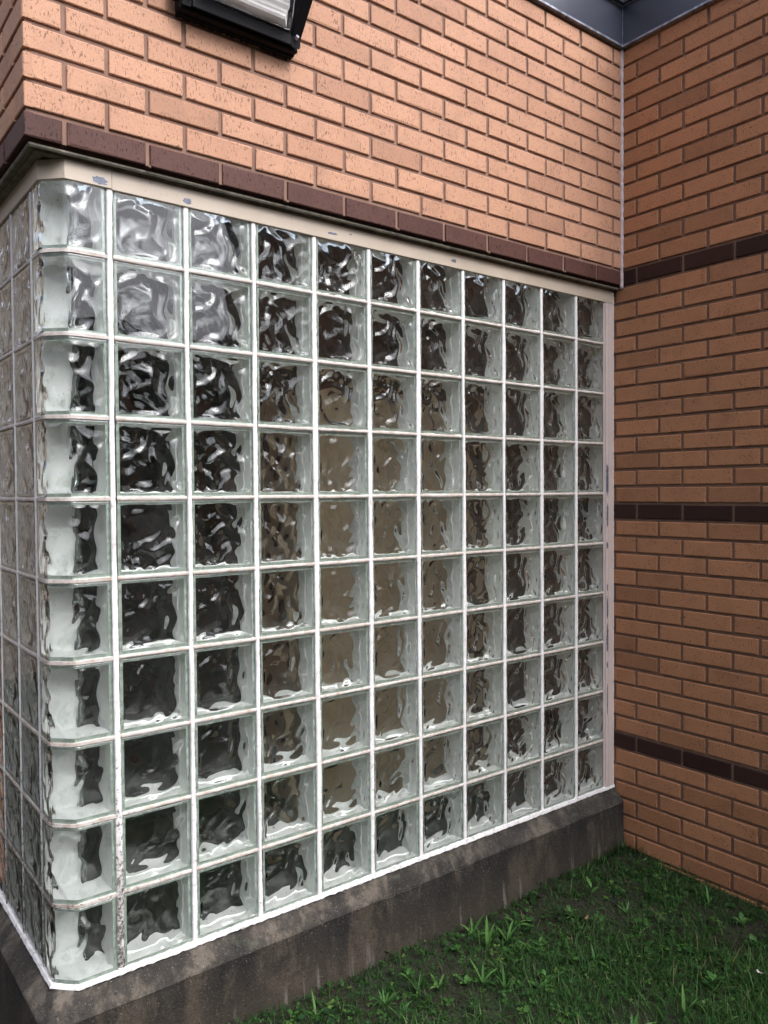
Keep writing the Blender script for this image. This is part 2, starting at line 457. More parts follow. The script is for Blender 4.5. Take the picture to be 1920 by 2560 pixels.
# metal coping at the roof edge -------------------------------------------------
cop = thing('roof_coping', 'dark slate metal roof coping folded round the inner corner at top', 'roof coping', (XL, YB, 3.017))
CE = 3.3
def cpath(d):   # inner corner path, d = distance in front of both walls
    return [(-.45 - XL - 0.0, -d), (-d, -d), (-d, -CE)]
m = MB(); m.sweep(cpath(0.0), [(.012, .004), (.012, .152), (-.05, .152), (-.05, .004)]); m.build('fascia', M_coping, cop)
m = MB(); m.sweep(cpath(0.0), [(.0155, -.004), (.0155, .0035), (-.003, .0035), (-.003, -.004)]); m.build('drip_edge', M_edge, cop)
m = MB(); m.sweep(cpath(0.0), [(.0175, .1525), (.0175, .158), (-.045, .158), (-.045, .1525)]); m.build('fascia_lip', M_edge, cop)
m = MB(); m.sweep(cpath(0.0), [(.030, .1585), (.030, .33), (-.045, .33), (-.045, .1585)]); m.build('upper_flashing', M_coping, cop)
m = MB(); m.box(-.0155, -.0135, -.0155, -.0135, .0, .155); m.build('corner_seam', M_edge, cop)

# ------------------------------------------------------------------ glass block windows
Y0 = 0.0; DEP = .098
def smoothbox(u, w, r):
    """0 inside, rises to 1 at the border"""
    d = np.clip((np.abs(u) - (w - r)) / r, 0, 1); return d
def wave(x, z, seed):
    r = np.random.default_rng(seed)
    wx = .018 * np.sin(38 * x + r.uniform(0, 6) + 22 * z) + .011 * np.sin(71 * z - 30 * x + r.uniform(0, 6))
    wz = .018 * np.sin(33 * z + r.uniform(0, 6) - 17 * x) + .011 * np.sin(64 * x + 24 * z + r.uniform(0, 6))
    X, Z = x + wx, z + wz
    a = r.uniform(.5, 1.0)
    tri = lambda v_: np.arcsin(.965 * np.sin(v_)) / 1.2
    h = tri(76 * (X * math.cos(a) + Z * math.sin(a)) + r.uniform(0, 6))
    h += .7 * tri(108 * (X * math.cos(a + 1.9) + Z * math.sin(a + 1.9)) + r.uniform(0, 6))
    h += .16 * np.sin(165 * (X * math.cos(a + .9) + Z * math.sin(a + .9)) + r.uniform(0, 6))
    return h / 2.1
AMP = .0037
def pane(mb, w, h, y0, thick, seed, flip=False, N=58):
    """solid glass plate; outer face at y0, wavy inner face; flip puts the wavy face in front"""
    s = np.linspace(-1, 1, N); e = np.sign(s) * (1 - (1 - np.abs(s)) ** 1.15)
    X, Z = np.meshgrid(e * w, e * h)
    rim = np.maximum(smoothbox(X, w, .004), smoothbox(Z, h, .004)) ** 2 * .0028
    rr = np.random.default_rng(seed + 90)
    outer = rim + .00022 * np.sin(46 * X + rr.uniform(0, 6) + 20 * Z) + .00018 * np.sin(58 * Z + rr.uniform(0, 6) - 15 * X)
    inm = (1 - smoothbox(X, w - .010, .010)) * (1 - smoothbox(Z, h - .010, .010)); inm = inm * inm * (3 - 2 * inm)
    inner = thick + AMP * wave(X, Z, seed) * inm + .0016 * inm
    A = np.c_[X.ravel(), (y0 + outer).ravel(), Z.ravel()]; B = np.c_[X.ravel(), (y0 + inner).ravel(), Z.ravel()]
    if flip:
        A[:, 1] = (y0 + thick - inner).ravel(); B[:, 1] = (y0 + thick - outer).ravel()
    n = N; q = lambda b, i, j: b + j * n + i; fs = []
    for j in range(n - 1):
        for i in range(n - 1):
            fs.append((q(0, i, j), q(0, i + 1, j), q(0, i + 1, j + 1), q(0, i, j + 1)))
            fs.append((q(n * n, i, j), q(n * n, i, j + 1), q(n * n, i + 1, j + 1), q(n * n, i + 1, j)))
    O = n * n
    for i in range(n - 1):
        fs += [(i, O + i, O + i + 1, i + 1), ((n - 1) * n + i, (n - 1) * n + i + 1, O + (n - 1) * n + i + 1, O + (n - 1) * n + i),
               (i * n, (i + 1) * n, O + (i + 1) * n, O + i * n), (i * n + n - 1, O + i * n + n - 1, O + (i + 1) * n + n - 1, (i + 1) * n + n - 1)]
    mb.add(np.r_[A, B], fs, 0)

def block_mesh(name, seed, W=.0945, HH=.0965):
    mb = MB()
    pane(mb, W, HH, .0012, .0085, seed)
    pane(mb, W - .002, HH - .002, DEP - .010, .0085, seed + 31, True, 44)
    ng = len(mb.f)
    # opaque pale side walls with a rim behind the pane edge, stepped like the moulded glass
    cw, ch = W - .0098, HH - .0098; y1, y2 = .0102, DEP - .0105
    for (ow, oh, iw, ih, ya, yb) in ((W, HH, cw, ch, y1, y1), (cw, ch, cw - .0008, ch - .0008, y1, (y1 + y2) / 2 - .002),
                                     (cw - .0008, ch - .0008, cw - .0030, ch - .0030, (y1 + y2) / 2 - .002, (y1 + y2) / 2),
                                     (cw - .0030, ch - .0030, cw - .0008, ch - .0008, (y1 + y2) / 2, (y1 + y2) / 2 + .004),
                                     (cw - .0008, ch - .0008, cw, ch, (y1 + y2) / 2 + .004, y2),
                                     (cw, ch, W - .002, HH - .002, y2, y2)):
        o = [(-ow, ya, -oh), (ow, ya, -oh), (ow, ya, oh), (-ow, ya, oh)]; i_ = [(-iw, yb, -ih), (iw, yb, -ih), (iw, yb, ih), (-iw, yb, ih)]
        mb.add(o + i_, [(k, (k + 1) % 4, 4 + (k + 1) % 4, 4 + k) for k in range(4)], 2 if ya == yb else 1)
    me = bpy.data.meshes.new(name); me.from_pydata(mb.v, [], mb.f)
    me.materials.append(M_glass); me.materials.append(M_side); me.materials.append(M_rim)
    me.polygons.foreach_set('material_index', mb.m)
    me.polygons.foreach_set('use_smooth', [m_ == 0 for m_ in mb.m]); me.update()
    return me

VAR = [block_mesh('glass_block', 11 + 5 * i) for i in range(6)]

front = thing('glass_block_window', 'front grid of ten by ten wavy glass blocks in white mortar, between the chamfered corner blocks and the brick wall at right', 'glass block window', (0, 0, 0))
side = thing('glass_block_window', 'narrow side face of glass blocks at the far left, with the column of chamfered corner blocks', 'glass block window', (-.157, .137, 0))
for c_ in range(10):
    for r_ in range(10):
        v = (c_ * 2 + (1 if r_ % 3 == 1 else 0) + (r_ // 4)) % 6 if random.random() < .75 else random.randrange(6)
        b = newobj('glass_block', VAR[v], front)
        b.location = (c_ * P + P / 2 + (.0 if c_ < 9 else -.004), random.uniform(-.0004, .0004), r_ * P + P / 2)
        if c_ == 9: b.scale = (.94, 1, 1)
SC = 3
for c_ in range(SC):
    for r_ in range(10):
        b = newobj('glass_block', VAR[(c_ + r_ * 2) % 6], side)
        b.rotation_euler = (0, 0, -PI / 2)
        b.location = (0, c_ * P + P / 2 + .001, r_ * P + P / 2)

# chamfered corner blocks ------------------------------------------------------
CX, CYL, CH = -.157, .137, .048
def rounded(path, r=.013, n=3):
    out = [path[0]]
    for a, b, c in zip(path[:-2], path[1:-1], path[2:]):
        a, b, c = (np.array(q, float) for q in (a, b, c))
        p0 = b + (a - b) / np.linalg.norm(a - b) * r; p1 = b + (c - b) / np.linalg.norm(c - b) * r
        for k in range(n + 1):
            t_ = k / n; q = (1 - t_) ** 2 * p0 + 2 * t_ * (1 - t_) * b + t_ * t_ * p1; out.append((float(q[0]), float(q[1])))
    return out + [path[-1]]
CPATH = rounded([(CX, CYL - .0093), (CX, CH), (CX + CH, 0.0), (-.0093, 0.0)])
def corner_mesh(seed):
    mb = MB()
    outer = CPATH
    def dense(path, n):
        seg = []; L = [math.dist(path[i], path[i + 1]) for i in range(len(path) - 1)]
        for i in range(len(path) - 1):
            m_ = max(2, int(n * L[i] / sum(L)))
            for k in range(m_): seg.append((np.array(path[i]) * (1 - k / m_) + np.array(path[i + 1]) * k / m_, i))
        seg.append((np.array(path[-1]), len(path) - 2)); return seg
    nrm = []
    for (xa, ya), (xb, yb_) in zip(outer[:-1], outer[1:]):
        dv = np.array((xb - xa, yb_ - ya)); dv /= np.linalg.norm(dv); nrm.append(np.array((dv[1], -dv[0])))
    def shell(path, nr, thick, seed, wavy_in, hh, n=90, NZ=44):
        D = dense(path, n); K = len(D); s = 0; pos = [0]
        for i in range(1, K): s += np.linalg.norm(D[i][0] - D[i - 1][0]); pos.append(s)
        tot = s; ns = []
        for i, (p_, sg) in enumerate(D):
            v_ = np.zeros(2)
            for q in range(max(0, i - 2), min(K, i + 3)): v_ += nr[D[q][1]]
            ns.append(v_ / np.linalg.norm(v_))
        zs = np.linspace(-1, 1, NZ); zs = np.sign(zs) * (1 - (1 - np.abs(zs)) ** 1.15) * hh
        A, B = [], []
        for z in zs:
            for i in range(K):
                u = pos[i] - tot / 2
                ed = max(float(smoothbox(np.array(u), tot / 2, .004)), float(smoothbox(np.array(z), hh, .004))) ** 2 * .0026
                inm = (1 - float(smoothbox(np.array(u), tot / 2 - .01, .010))) * (1 - float(smoothbox(np.array(z), hh - .01, .010)))
                wv = AMP * .85 * float(wave(np.array(u), np.array(z), seed)) * inm
                p_ = D[i][0]; nn = ns[i]
                a = p_ - nn * ed; b_ = p_ - nn * (thick + wv)
                A.append((a[0], a[1], z)); B.append((b_[0], b_[1], z))
        fs = []; O = K * NZ
        for j in range(NZ - 1):
            for i in range(K - 1):
                a = j * K + i
                fs.append((a, a + 1, a + K + 1, a + K)); fs.append((O + a, O + a + K, O + a + K + 1, O + a + 1))
        for i in range(K - 1):
            fs.append((i, O + i, O + i + 1, i + 1)); a = (NZ - 1) * K + i; fs.append((a, a + 1, O + a + 1, O + a))
        for j in range(NZ - 1):
            a = j * K; fs.append((a, a + K, O + a + K, O + a)); a += K - 1; fs.append((a, O + a, O + a + K, a + K))
        mb.add(A + B, fs, 0)
    hh = .0965
    shell(outer, nrm, .0085, seed, True, hh)
    # inner (room side) shell: waves face the cavity
    ip = [(CX + DEP, CYL - .0093), (CX + DEP, DEP), (-.0093, DEP)]
    shell([(x - .0085 * (1 if i < 2 else 0) * 1.0, y - .0085 * (1 if i > 0 else 0)) for i, (x, y) in enumerate(ip)],
          [np.array((-1, 0.)), np.array((0, -1.))], .0080, seed + 3, False, hh - .001, 60, 30)
    # opaque end caps, top, bottom
    z1 = hh - .0098; g = .0098
    xi, yi = CX + DEP - .0095, DEP - .0095
    ec = .0193
    cav = [(CX + g, CYL - ec), (CX + g, CH + .004), (CX + CH + .004, g), (-ec, g), (-ec, yi), (xi, yi), (xi, CYL - ec)]
    for zz_, fl in ((-z1, 1), (z1, -1)):
        f = tuple(range(7)); mb.add([(x, y, zz_) for x, y in cav], [f if fl == -1 else f[::-1]], 1)
    mb.add([(-ec, g, -z1), (-ec, yi, -z1), (-ec, yi, z1), (-ec, g, z1)], [(0, 1, 2, 3)], 1)
    mb.add([(CX + g, CYL - ec, -z1), (xi, CYL - ec, -z1), (xi, CYL - ec, z1), (CX + g, CYL - ec, z1)], [(0, 1, 2, 3)], 1)
    # rims behind the shell edges
    rim_o = [(CX + .0093, CYL - .0095), (CX + .0093, CH + .0045), (CX + CH + .0045, .0093), (-.0095, .0093)]
    for zz_, z2 in ((-hh, -z1), (hh, z1)):
        mb.add([(x, y, zz_) for x, y in rim_o] + [(x, y, z2) for x, y in rim_o], [(i, i + 1, i + 5, i + 4) for i in range(3)], 2)
    for p0, p1 in (((-.0095, .0093), (-ec, .0093)), ((CX + .0093, CYL - .0095), (CX + .0093, CYL - ec))):
        mb.add([(p0[0], p0[1], -z1), (p1[0], p1[1], -z1), (p1[0], p1[1], z1), (p0[0], p0[1], z1)], [(0, 1, 2, 3)], 2)
    mb.v = [(x - CX, y - CYL, z) for x, y, z in mb.v]
    me = bpy.data.meshes.new('corner_glass_block'); me.from_pydata(mb.v, [], mb.f)
    me.materials.append(M_glass); me.materials.append(M_side); me.materials.append(M_rim)
    me.polygons.foreach_set('material_index', mb.m)
    me.polygons.foreach_set('use_smooth', [m_ == 0 for m_ in mb.m]); me.update()
    import bmesh
    bm = bmesh.new(); bm.from_mesh(me); bmesh.ops.recalc_face_normals(bm, faces=[f for f in bm.faces if f.material_index == 0]); bm.to_mesh(me); bm.free()
    return me
CV = [corner_mesh(200), corner_mesh(207)]
for r_ in range(10):
    b = newobj('corner_glass_block', CV[r_ % 2], side); b.location = (0, 0, r_ * P + P / 2)

# mortar joints: jittered bars ---------------------------------------------------
def bar(mb, kind, c, a0, a1, half, yf=0.0, yb=.096, step=.006, plane=None):
    """kind 'v' vertical bar at x=c from z=a0..a1; 'h' horizontal at z=c from x=a0..a1; side=True lays it on x=plane"""
    n = max(2, int((a1 - a0) / step)); A = np.linspace(a0, a1, n); vs = []
    jl = np.cumsum(rng.normal(0, .00025, n)); jl -= np.linspace(jl[0], jl[-1], n); jr = np.cumsum(rng.normal(0, .00025, n)); jr -= np.linspace(jr[0], jr[-1], n)
    for i, a in enumerate(A):
        l = half + jl[i] + rng.uniform(-.0006, .0006); r = half + jr[i] + rng.uniform(-.0006, .0006); f = yf + rng.uniform(-.0003, .0003)
        for (o, y) in ((-half + .0015, yb), (-l, f + .0028), (-l * .72, f + .0003), (0, f - .0004), (r * .72, f + .0003), (r, f + .0028), (half - .0015, yb)):
            vs.append((c + o, y, a) if kind == 'v' else (a, y, c + o))
    k = 7; fs = []
    for i in range(n - 1):
        for j in range(k - 1):
            a = i * k + j; q = (a, a + 1, a + k + 1, a + k)
            fs.append(q if kind == 'v' else q[::-1])
    mb.add(vs, fs)
HV, HHZ = .0074, .0056
mv, mh = MB(), MB()
for c_ in range(10):
    bar(mv, 'v', c_ * P, .004, 2.0, HV if c_ else .0088, -.0004)
for r_ in range(1, 10):
    for c_ in range(10):
        bar(mh, 'h', r_ * P, c_ * P + HV - .001, (c_ + 1) * P - HV + .001 - (.012 if c_ == 9 else 0), HHZ, .0006)
mv.build('vertical_joint_mortar', M_joint, front, True)
mh.build('bed_joint_mortar', M_bed, front, True)
# side window joints
def toside(mb):
    mb.v = [(y, -x, z) if False else (y, x, z) for x, y, z in mb.v]; mb.f = [f[::-1] for f in mb.f]
mv, mh = MB(), MB()
for c_ in range(SC + 1): bar(mv, 'v', c_ * P, .004, 2.0, .0075, -.0002)
for r_ in range(1, 10):
    for c_ in range(SC): bar(mh, 'h', r_ * P, c_ * P + .0065, (c_ + 1) * P - .0065, HHZ, .0006)
toside(mv); toside(mh)
mv.build('vertical_joint_mortar', M_joint, side, True)
# chamfered bed joints of the corner column
for r_ in range(1, 10):
    path = rounded([(-.157, .137 - .0065), (-.157, .048), (-.109, 0), (-.0075, 0)])
    pts = []
    for i in range(len(path) - 1):
        n = max(1, int(math.dist(path[i], path[i + 1]) / .006))
        pts += [tuple(np.array(path[i]) * (1 - k / n) + np.array(path[i + 1]) * k / n) for k in range(n)]
    pts.append(path[-1])
    pts = [(x + .157, y - .137) for x, y in pts]
    z = r_ * P
    mh.sweep(pts, [(-.0006, z - HHZ * .7), (-.003, z - HHZ), (-.012, z - HHZ + .0012), (-.012, z + HHZ - .0012), (-.003, z + HHZ), (-.0006, z + HHZ * .7)][::-1], jit=.0006)
mh.build('bed_joint_mortar', M_bed, side, False)

# white sealant line at the sill
def line_strip(name, path, z0, z1, out, mat, parent, org=(0, 0), jit=.0012):
    pts = []
    for i in range(len(path) - 1):
        n = max(2, int(math.dist(path[i], path[i + 1]) / .009))
        pts += [tuple(np.array(path[i]) * (1 - k / n) + np.array(path[i + 1]) * k / n) for k in range(n)]
    pts.append(path[-1]); pts = [(x - org[0], y - org[1]) for x, y in pts]
    mb = MB(); mb.sweep(pts, [(-.004, z0), (out * .9, z0), (out, z0 + .002), (out * .55, z1 - .001), (-.0, z1), (-.004, z1)], jit=jit)
    return mb.build(name, mat, parent)
line_strip('sill_sealant', [(-.0088, -.0005), (2.066, -.0005)], -.0035, .0095, .0075, M_caulk, front, jit=.0021)
line_strip('sill_sealant', [(-.1575, .76), (-.1575, .048), (-.109, -.0005), (-.0095, -.0005)], -.0035, .0075, .0075, M_caulk, side, (-.157, .137))

# head trim, jamb, lintel ------------------------------------------------------------
HP = [(-.1595, .80), (-.1595, .047), (-.110, -.0025), (.0035, -.0025)]
m = MB(); m.sweep([(x + .157, y - .137) for x, y in HP], [(.0, 1.998), (.002, 2.000), (.002, 2.046), (-.012, 2.046), (-.012, 1.998)])
hs_ = m.build('head_trim', M_trim, side)
m = MB(); m.sweep([(.0045, -.0025), (2.0585, -.0025)], [(.0, 1.996), (.0018, 1.998), (.0018, 2.045), (-.012, 2.045), (-.012, 1.996)])
hf_ = m.build('head_trim', M_trim, front)
m = MB()
m.box(2.0075, 2.0580, -.0048, .010, .006, 1.9955)
m.box(2.0000, 2.0073, .0005, .012, .006, 1.9955)
m.box(2.0260, 2.0278, -.0062, -.0047, .006, 1.9955)
jamb = m.build('jamb_trim', M_jamb, front)
mb = MB()                                                       # ragged white sealant beside the jamb
zs = np.arange(.0, 2.045, .006); vs = []
for i, z in enumerate(zs):
    w0 = 2.0582; w1 = XL + .004; f = -.0058 - .0015 * rng.random(); e_ = rng.uniform(0, .0035)
    vs += [(w0, .01, z), (w0, -.003, z), (w0 + .002, f + .002, z), (w1 - .008, f + .0045, z), (w1 - .003, .004 - e_, z), (w1, .01, z)]
fs = [(i * 6 + j, i * 6 + j + 1, (i + 1) * 6 + j + 1, (i + 1) * 6 + j) for i in range(len(zs) - 1) for j in range(5)]
mb.add(vs, fs); mb.build('jamb_sealant', M_caulk, front, False)
# flaked paint patches showing zinc
def patch(cx, cz, w, h, y, parent, n=22, seed=1):
    r = np.random.default_rng(seed); vs = []
    for i in range(n):
        t_ = 2 * PI * i / n; k = 1 - .38 * r.random()
        c, s = math.cos(t_), math.sin(t_); q = (abs(c) ** 3 + abs(s) ** 3) ** (-1 / 3)
        vs.append((cx + c * q * k * w / 2, y, cz + s * q * k * h / 2))
    m = MB(); m.add(vs + [(x, y + .0006, z) for x, y, z in vs], [tuple(range(n))] + [(i, i + n, (i + 1) % n + n, (i + 1) % n) for i in range(n)])
    return m.build('paint_chip', M_zinc, parent, recalc=True)
patch(-.026 , 2.0125, .042, .022, -.0049, hs_, seed=3).location = (.157, -.137, 0)
for i, (x, z, w, h) in enumerate(((.205, 2.012, .030, .018), (.672, 2.016, .04, .008), (1.172, 2.020, .026, .014), (.74, 2.026, .012, .004))):
    patch(x, z, w, h, -.0047, hf_, seed=10 + i)
for i, (z0, z1, w) in enumerate(((1.20, 1.352, .013), (1.078, 1.183, .009), (.991, 1.022, .009), (.818, .849, .006), (.70, .803, .008), (.562, .69, .010), (.50, .53, .007), (.30, .44, .005))):
    n_ = max(1, int((z1 - z0) / .05))
    patch(2.0190, (z0 + z1) / 2, w * 1.5, z1 - z0, -.0052, jamb, n=60, seed=30 + i)
# lintel plate under the dark bricks
lin = thing('lintel_plate', 'dirty olive steel lintel plate running under the dark brick course', 'lintel', (-.185, -.025, 2.05))
LP = [(-.190, .86), (-.190, -.018), (XL - .003, -.018)]
lp = [(x + .185, y + .025) for x, y in LP]
m = MB(); m.sweep(lp, [(.0, .0025), (.004, -.001), (.007, .003), (.007, .0075), (-.033, .0075), (-.033, .0025)])
m.sweep(lp, [(-.0135, -.0035), (-.0115, -.0015), (-.0115, .0022), (-.033, .0022), (-.033, -.0035)])
m.build('plate', M_lintel, lin)
m = MB(); 
vs = []
for i in range(8):
    for j in range(12):
        a_, b_ = PI / 2 * i / 7, 2 * PI * j / 12
        vs.append((2.240 + .0055 * math.cos(b_) * math.cos(a_), .0215 - .0045 * math.sin(a_), -.015 + .0055 * math.sin(b_) * math.cos(a_)))
m.add(vs, [(i * 12 + j, i * 12 + (j + 1) % 12, (i + 1) * 12 + (j + 1) % 12, (i + 1) * 12 + j) for i in range(7) for j in range(12)])
m.build('rivet', M_caulk, lin, True)

# ------------------------------------------------------------------ concrete base
base = thing('concrete_base', 'dark concrete base with chipped sloping sill under the glass blocks', 'concrete base')
BO = .047
def base_outline(off): return [(-.157 - off, .84), (-.157 - off, -off), (XL - .001, -off)]
# top slope, with a broken front arris
def dens(path, step=.012):
    out = []
    for i in range(len(path) - 1):
        n = max(2, int(math.dist(path[i], path[i + 1]) / step))
        out += [(tuple(np.array(path[i]) * (1 - k / n) + np.array(path[i + 1]) * k / n)) for k in range(n)]
    out.append(path[-1]); return out
O1 = dens([(-.100, .84), (-.100, .055), (XL - .001, .055)]) ; 
def par(path_fn_off, n1, n2):
    pl = [(-.157 - path_fn_off, .84), (-.157 - path_fn_off, -path_fn_off), (XL - .001, -path_fn_off)]
    a = [tuple(np.array(pl[0]) * (1 - k / n1) + np.array(pl[1]) * k / n1) for k in range(n1)]
    b = [tuple(np.array(pl[1]) * (1 - k / n2) + np.array(pl[2]) * k / n2) for k in range(n2 + 1)]
    return a + b
n1, n2 = 60, 180
prof = [(-.075, .0), (-.004, -.0022), (.012, -.014), (.030, -.032), (BO - .008, -.042), (BO - .001, -.047), (BO + .001, -.055)]
rows = [par(o, n1, n2) for o, _ in prof]
vs = []; K = n1 + n2 + 1
chip = np.zeros(K)
for i in range(K):
    x, y = rows[-1][i]
    chip[i] = max(0, .55 * math.sin(7 * x + 1.1) + .5 * math.sin(23 * x) + .3 * math.sin(61 * x)) * (1.0 if .75 < x < 1.75 else .25)
for j, ((o, z), row) in enumerate(zip(prof, rows)):
    for i, (x, y) in enumerate(row):
        g = chip[i] * (0, 0, .001, .005, .014, .018, .010)[j] + (rng.uniform(-.0008, .0008) if j > 1 else 0)
        sx, sy = (0, 1) if i >= n1 else (1, 0)
        if j >= 3: vs.append((x + sx * g, y + sy * g, z - g * (1.1 if j >= 4 else .4)))
        else: vs.append((x, y, z))
fs = [(j * K + i, (j + 1) * K + i, (j + 1) * K + i + 1, j * K + i + 1) for j in range(len(prof) - 1) for i in range(K - 1)]
m = MB(); m.add(vs, fs); m.build('sloping_sill', M_conc_top, base, True)
zf = [-.052, -.08, -.12, -.16, -.20, -.25, -.33]
rows = [par(BO - .0005 + d, n1, n2) for d in (0, .0, .001, .002, .004, .007, .012)]
vs = []
for j, (z, row) in enumerate(zip(zf, rows)):
    for i, (x, y) in enumerate(row):
        g = chip[i] * (.016, .003, 0, 0, 0, 0, 0)[j]; sx, sy = (0, 1) if i >= n1 else (1, 0)
        vs.append((x + sx * g, y + sy * g + rng.uniform(-.0006, .0006), z - g * .6))
fs = [(j * K + i, (j + 1) * K + i, (j + 1) * K + i + 1, j * K + i + 1) for j in range(len(zf) - 1) for i in range(K - 1)]
m = MB(); m.add(vs, fs); m.build('plinth_face', M_conc, base, True)

# ------------------------------------------------------------------ room behind the glass
def room_mat(name, c, r=.9):
    t = NT(name); t.color(t.ramp(t.noise(3, 3), [(.3, tuple(x * .8 for x in c)), (.7, c)])).set(Roughness=r); return t.m
room = thing('interior_room', 'dark room seen dimly through the wavy glass blocks', 'room', (0, .1, -.2))
m = MB()
x0, x1, y0, y1, z0, z1 = -.052, 2.30, .002, 2.5, .18, 2.21
m.add([(x0, y0, z0), (x1, y0, z0), (x1, y1, z0), (x0, y1, z0)], [(0, 1, 2, 3)])
m.build('floor', room_mat('dark_floor', (.04, .038, .034), .6), room)
m = MB(); m.add([(x0, y0, z1), (x1, y0, z1), (x1, y1, z1), (x0, y1, z1)], [(3, 2, 1, 0)]); m.build('ceiling', room_mat('room_ceiling', (.03, .03, .028)), room)
m = MB(); m.add([(x1, y0, z0), (x1, y1, z0), (x1, y1, z1), (x1, y0, z1), (x0, y1, z0), (x0, y1, z1)], [(0, 1, 2, 3), (1, 4, 5, 2)])
m.add([(x0, .66, z0), (x0, y1, z0), (x0, y1, z1), (x0, .66, z1)], [(0, 1, 2, 3)])
m.build('wall', room_mat('dark_wall', (.015, .014, .013)), room)
m = MB(); m.add([(1.98, y0, z0), (x1, y0, z0), (x1, y0, z1), (1.98, y0, z1)], [(0, 1, 2, 3)]); m.build('return_wall', room_mat('dark_wall2', (.015, .014, .013)), room)
# outer shell stops daylight entering round the room
cab = thing('storage_cabinet', 'tan cabinet standing in the room behind the middle glass block columns', 'cabinet', (1.30, .50, -.02))
TAN = (.56, .42, .28)
m = MB(); m.box(-.50, .42, -.03, .25, .0, 1.62); m.build('carcass', room_mat('tan_wood', TAN), cab)
m = MB(); m.box(-.49, -.045, -.045, -.031, .05, 1.60); m.build('door', room_mat('tan_wood_door', tuple(x * 1.06 for x in TAN)), cab)
m = MB(); m.box(-.035, .41, -.045, -.031, .05, 1.60); m.build('door', room_mat('tan_wood_door2', tuple(x * .97 for x in TAN)), cab)
roof = MB(); roof.box(XB + .05, XL + .3, .02, 3.2, 3.06, 3.12)  # unseen slab, added to block light from above
tag(roof.build('roof_light_block', M_coping), 'unseen roof slab added behind the metal coping to block light', 'roof')

# ------------------------------------------------------------------ brick wings across the court (mirrored in the side glass)
for (loc, sx, sy, lab) in (((-6.5, -1.0, GZ - .05), .35, 9.0, 'long brick wing of the building across the lawn on the left side'),
                           ((-3.4, 5.2, GZ - .05), 6.2, .35, 'brick wing of the building closing the court behind the side glass blocks')):
    wg = thing('brick_building', lab, 'building', loc)
    t = NT('wing_brick'); bt = t.n.new('ShaderNodeTexBrick'); bt.inputs['Scale'].default_value = 1
    for k_, v_ in (('Color1', (.17, .135, .108, 1)), ('Color2', (.14, .115, .09, 1)), ('Mortar', (.12, .09, .075, 1))): bt.inputs[k_].default_value = v_
    bt.inputs['Brick Width'].default_value = .2032; bt.inputs['Row Height'].default_value = H; bt.inputs['Mortar Size'].default_value = .005
    cx_ = t.n.new('ShaderNodeCombineXYZ'); o3 = t.sep()
    t.l.new(t.math('ADD', o3[0], o3[1]), cx_.inputs[0]); t.l.new(o3[2], cx_.inputs[1]); t.l.new(cx_.outputs[0], bt.inputs['Vector'])
    t.color(bt.outputs['Color']).set(Roughness=.85)
    m = MB(); m.box(-sx / 2, sx / 2, -sy / 2, sy / 2, 0, 4.6); m.build('wall', t.m, wg)
    m = MB(); m.box(-sx / 2 - .03, sx / 2 + .03, -sy / 2 - .03, sy / 2 + .03, 4.601, 4.76); m.build('coping', M_coping, wg)

# ------------------------------------------------------------------ wall lamp
LY = YB
lamp = thing('wall_lamp', 'black wall pack lamp with ribbed clear lens on the upper brick wall', 'wall lamp', (.339, LY, 2.474))
t = NT('black_cast_metal'); t.set(Base_Color=(.006, .006, .008, 1), Roughness=.75, Specular_IOR_Level=.25); t.bump(t.noise(180, 3), .3, .001); M_black = t.m
t = NT('lamp_lens')
X_, Y_, Z_ = t.sep()
t.set(Base_Color=(.97, .975, .98, 1), Roughness=.06, IOR=1.45); t.b.inputs['Transmission Weight'].default_value = 1
M_lens = t.m
t = NT('lamp_reflector')
t.set(Base_Color=(.90, .89, .87, 1), Roughness=.6); M_refl = t.m
def prism(mb, poly, x0, x1, mi=0, bev=0.0):
    """poly = (y,z) outline extruded along x"""
    k = len(poly); vs = [(x0, y, z) for y, z in poly] + [(x1, y, z) for y, z in poly]
    fs = [(i, (i + 1) % k, k + (i + 1) % k, k + i) for i in range(k)] + [tuple(range(k))[::-1], tuple(range(k, 2 * k))]
    mb.add(vs, fs, mi)
m = MB(); m.box(-.178, .176, -.034, -.002, .0, .34)                      # back box against the wall
m.box(-.170, .168, -.0335, -.046, .012, .335)
hb = m.build('housing', M_black, lamp, recalc=True)
bv = hb.modifiers.new('bevel', 'BEVEL'); bv.width = .005; bv.segments = 3
m = MB()                                                                  # door frame around the lens
prism(m, [(-.046, .002), (-.052, .030), (-.125, .118), (-.135, .30), (-.046, .33)], .145, .175)
prism(m, [(-.046, .002), (-.052, .030), (-.125, .118), (-.135, .30), (-.046, .33)], -.178, -.150)
m.box(-.1495, .1445, -.052, -.0465, .004, .034)
fr = m.build('lens_frame', M_black, lamp, recalc=True)
bv = fr.modifiers.new('bevel', 'BEVEL'); bv.width = .009; bv.segments = 3
for sx_ in (-.158, .159):
    m = MB(); m.tube((sx_, -.0605, .030), (sx_, -.050, .026), .0048, 10); m.build('screw', M_edge, lamp)
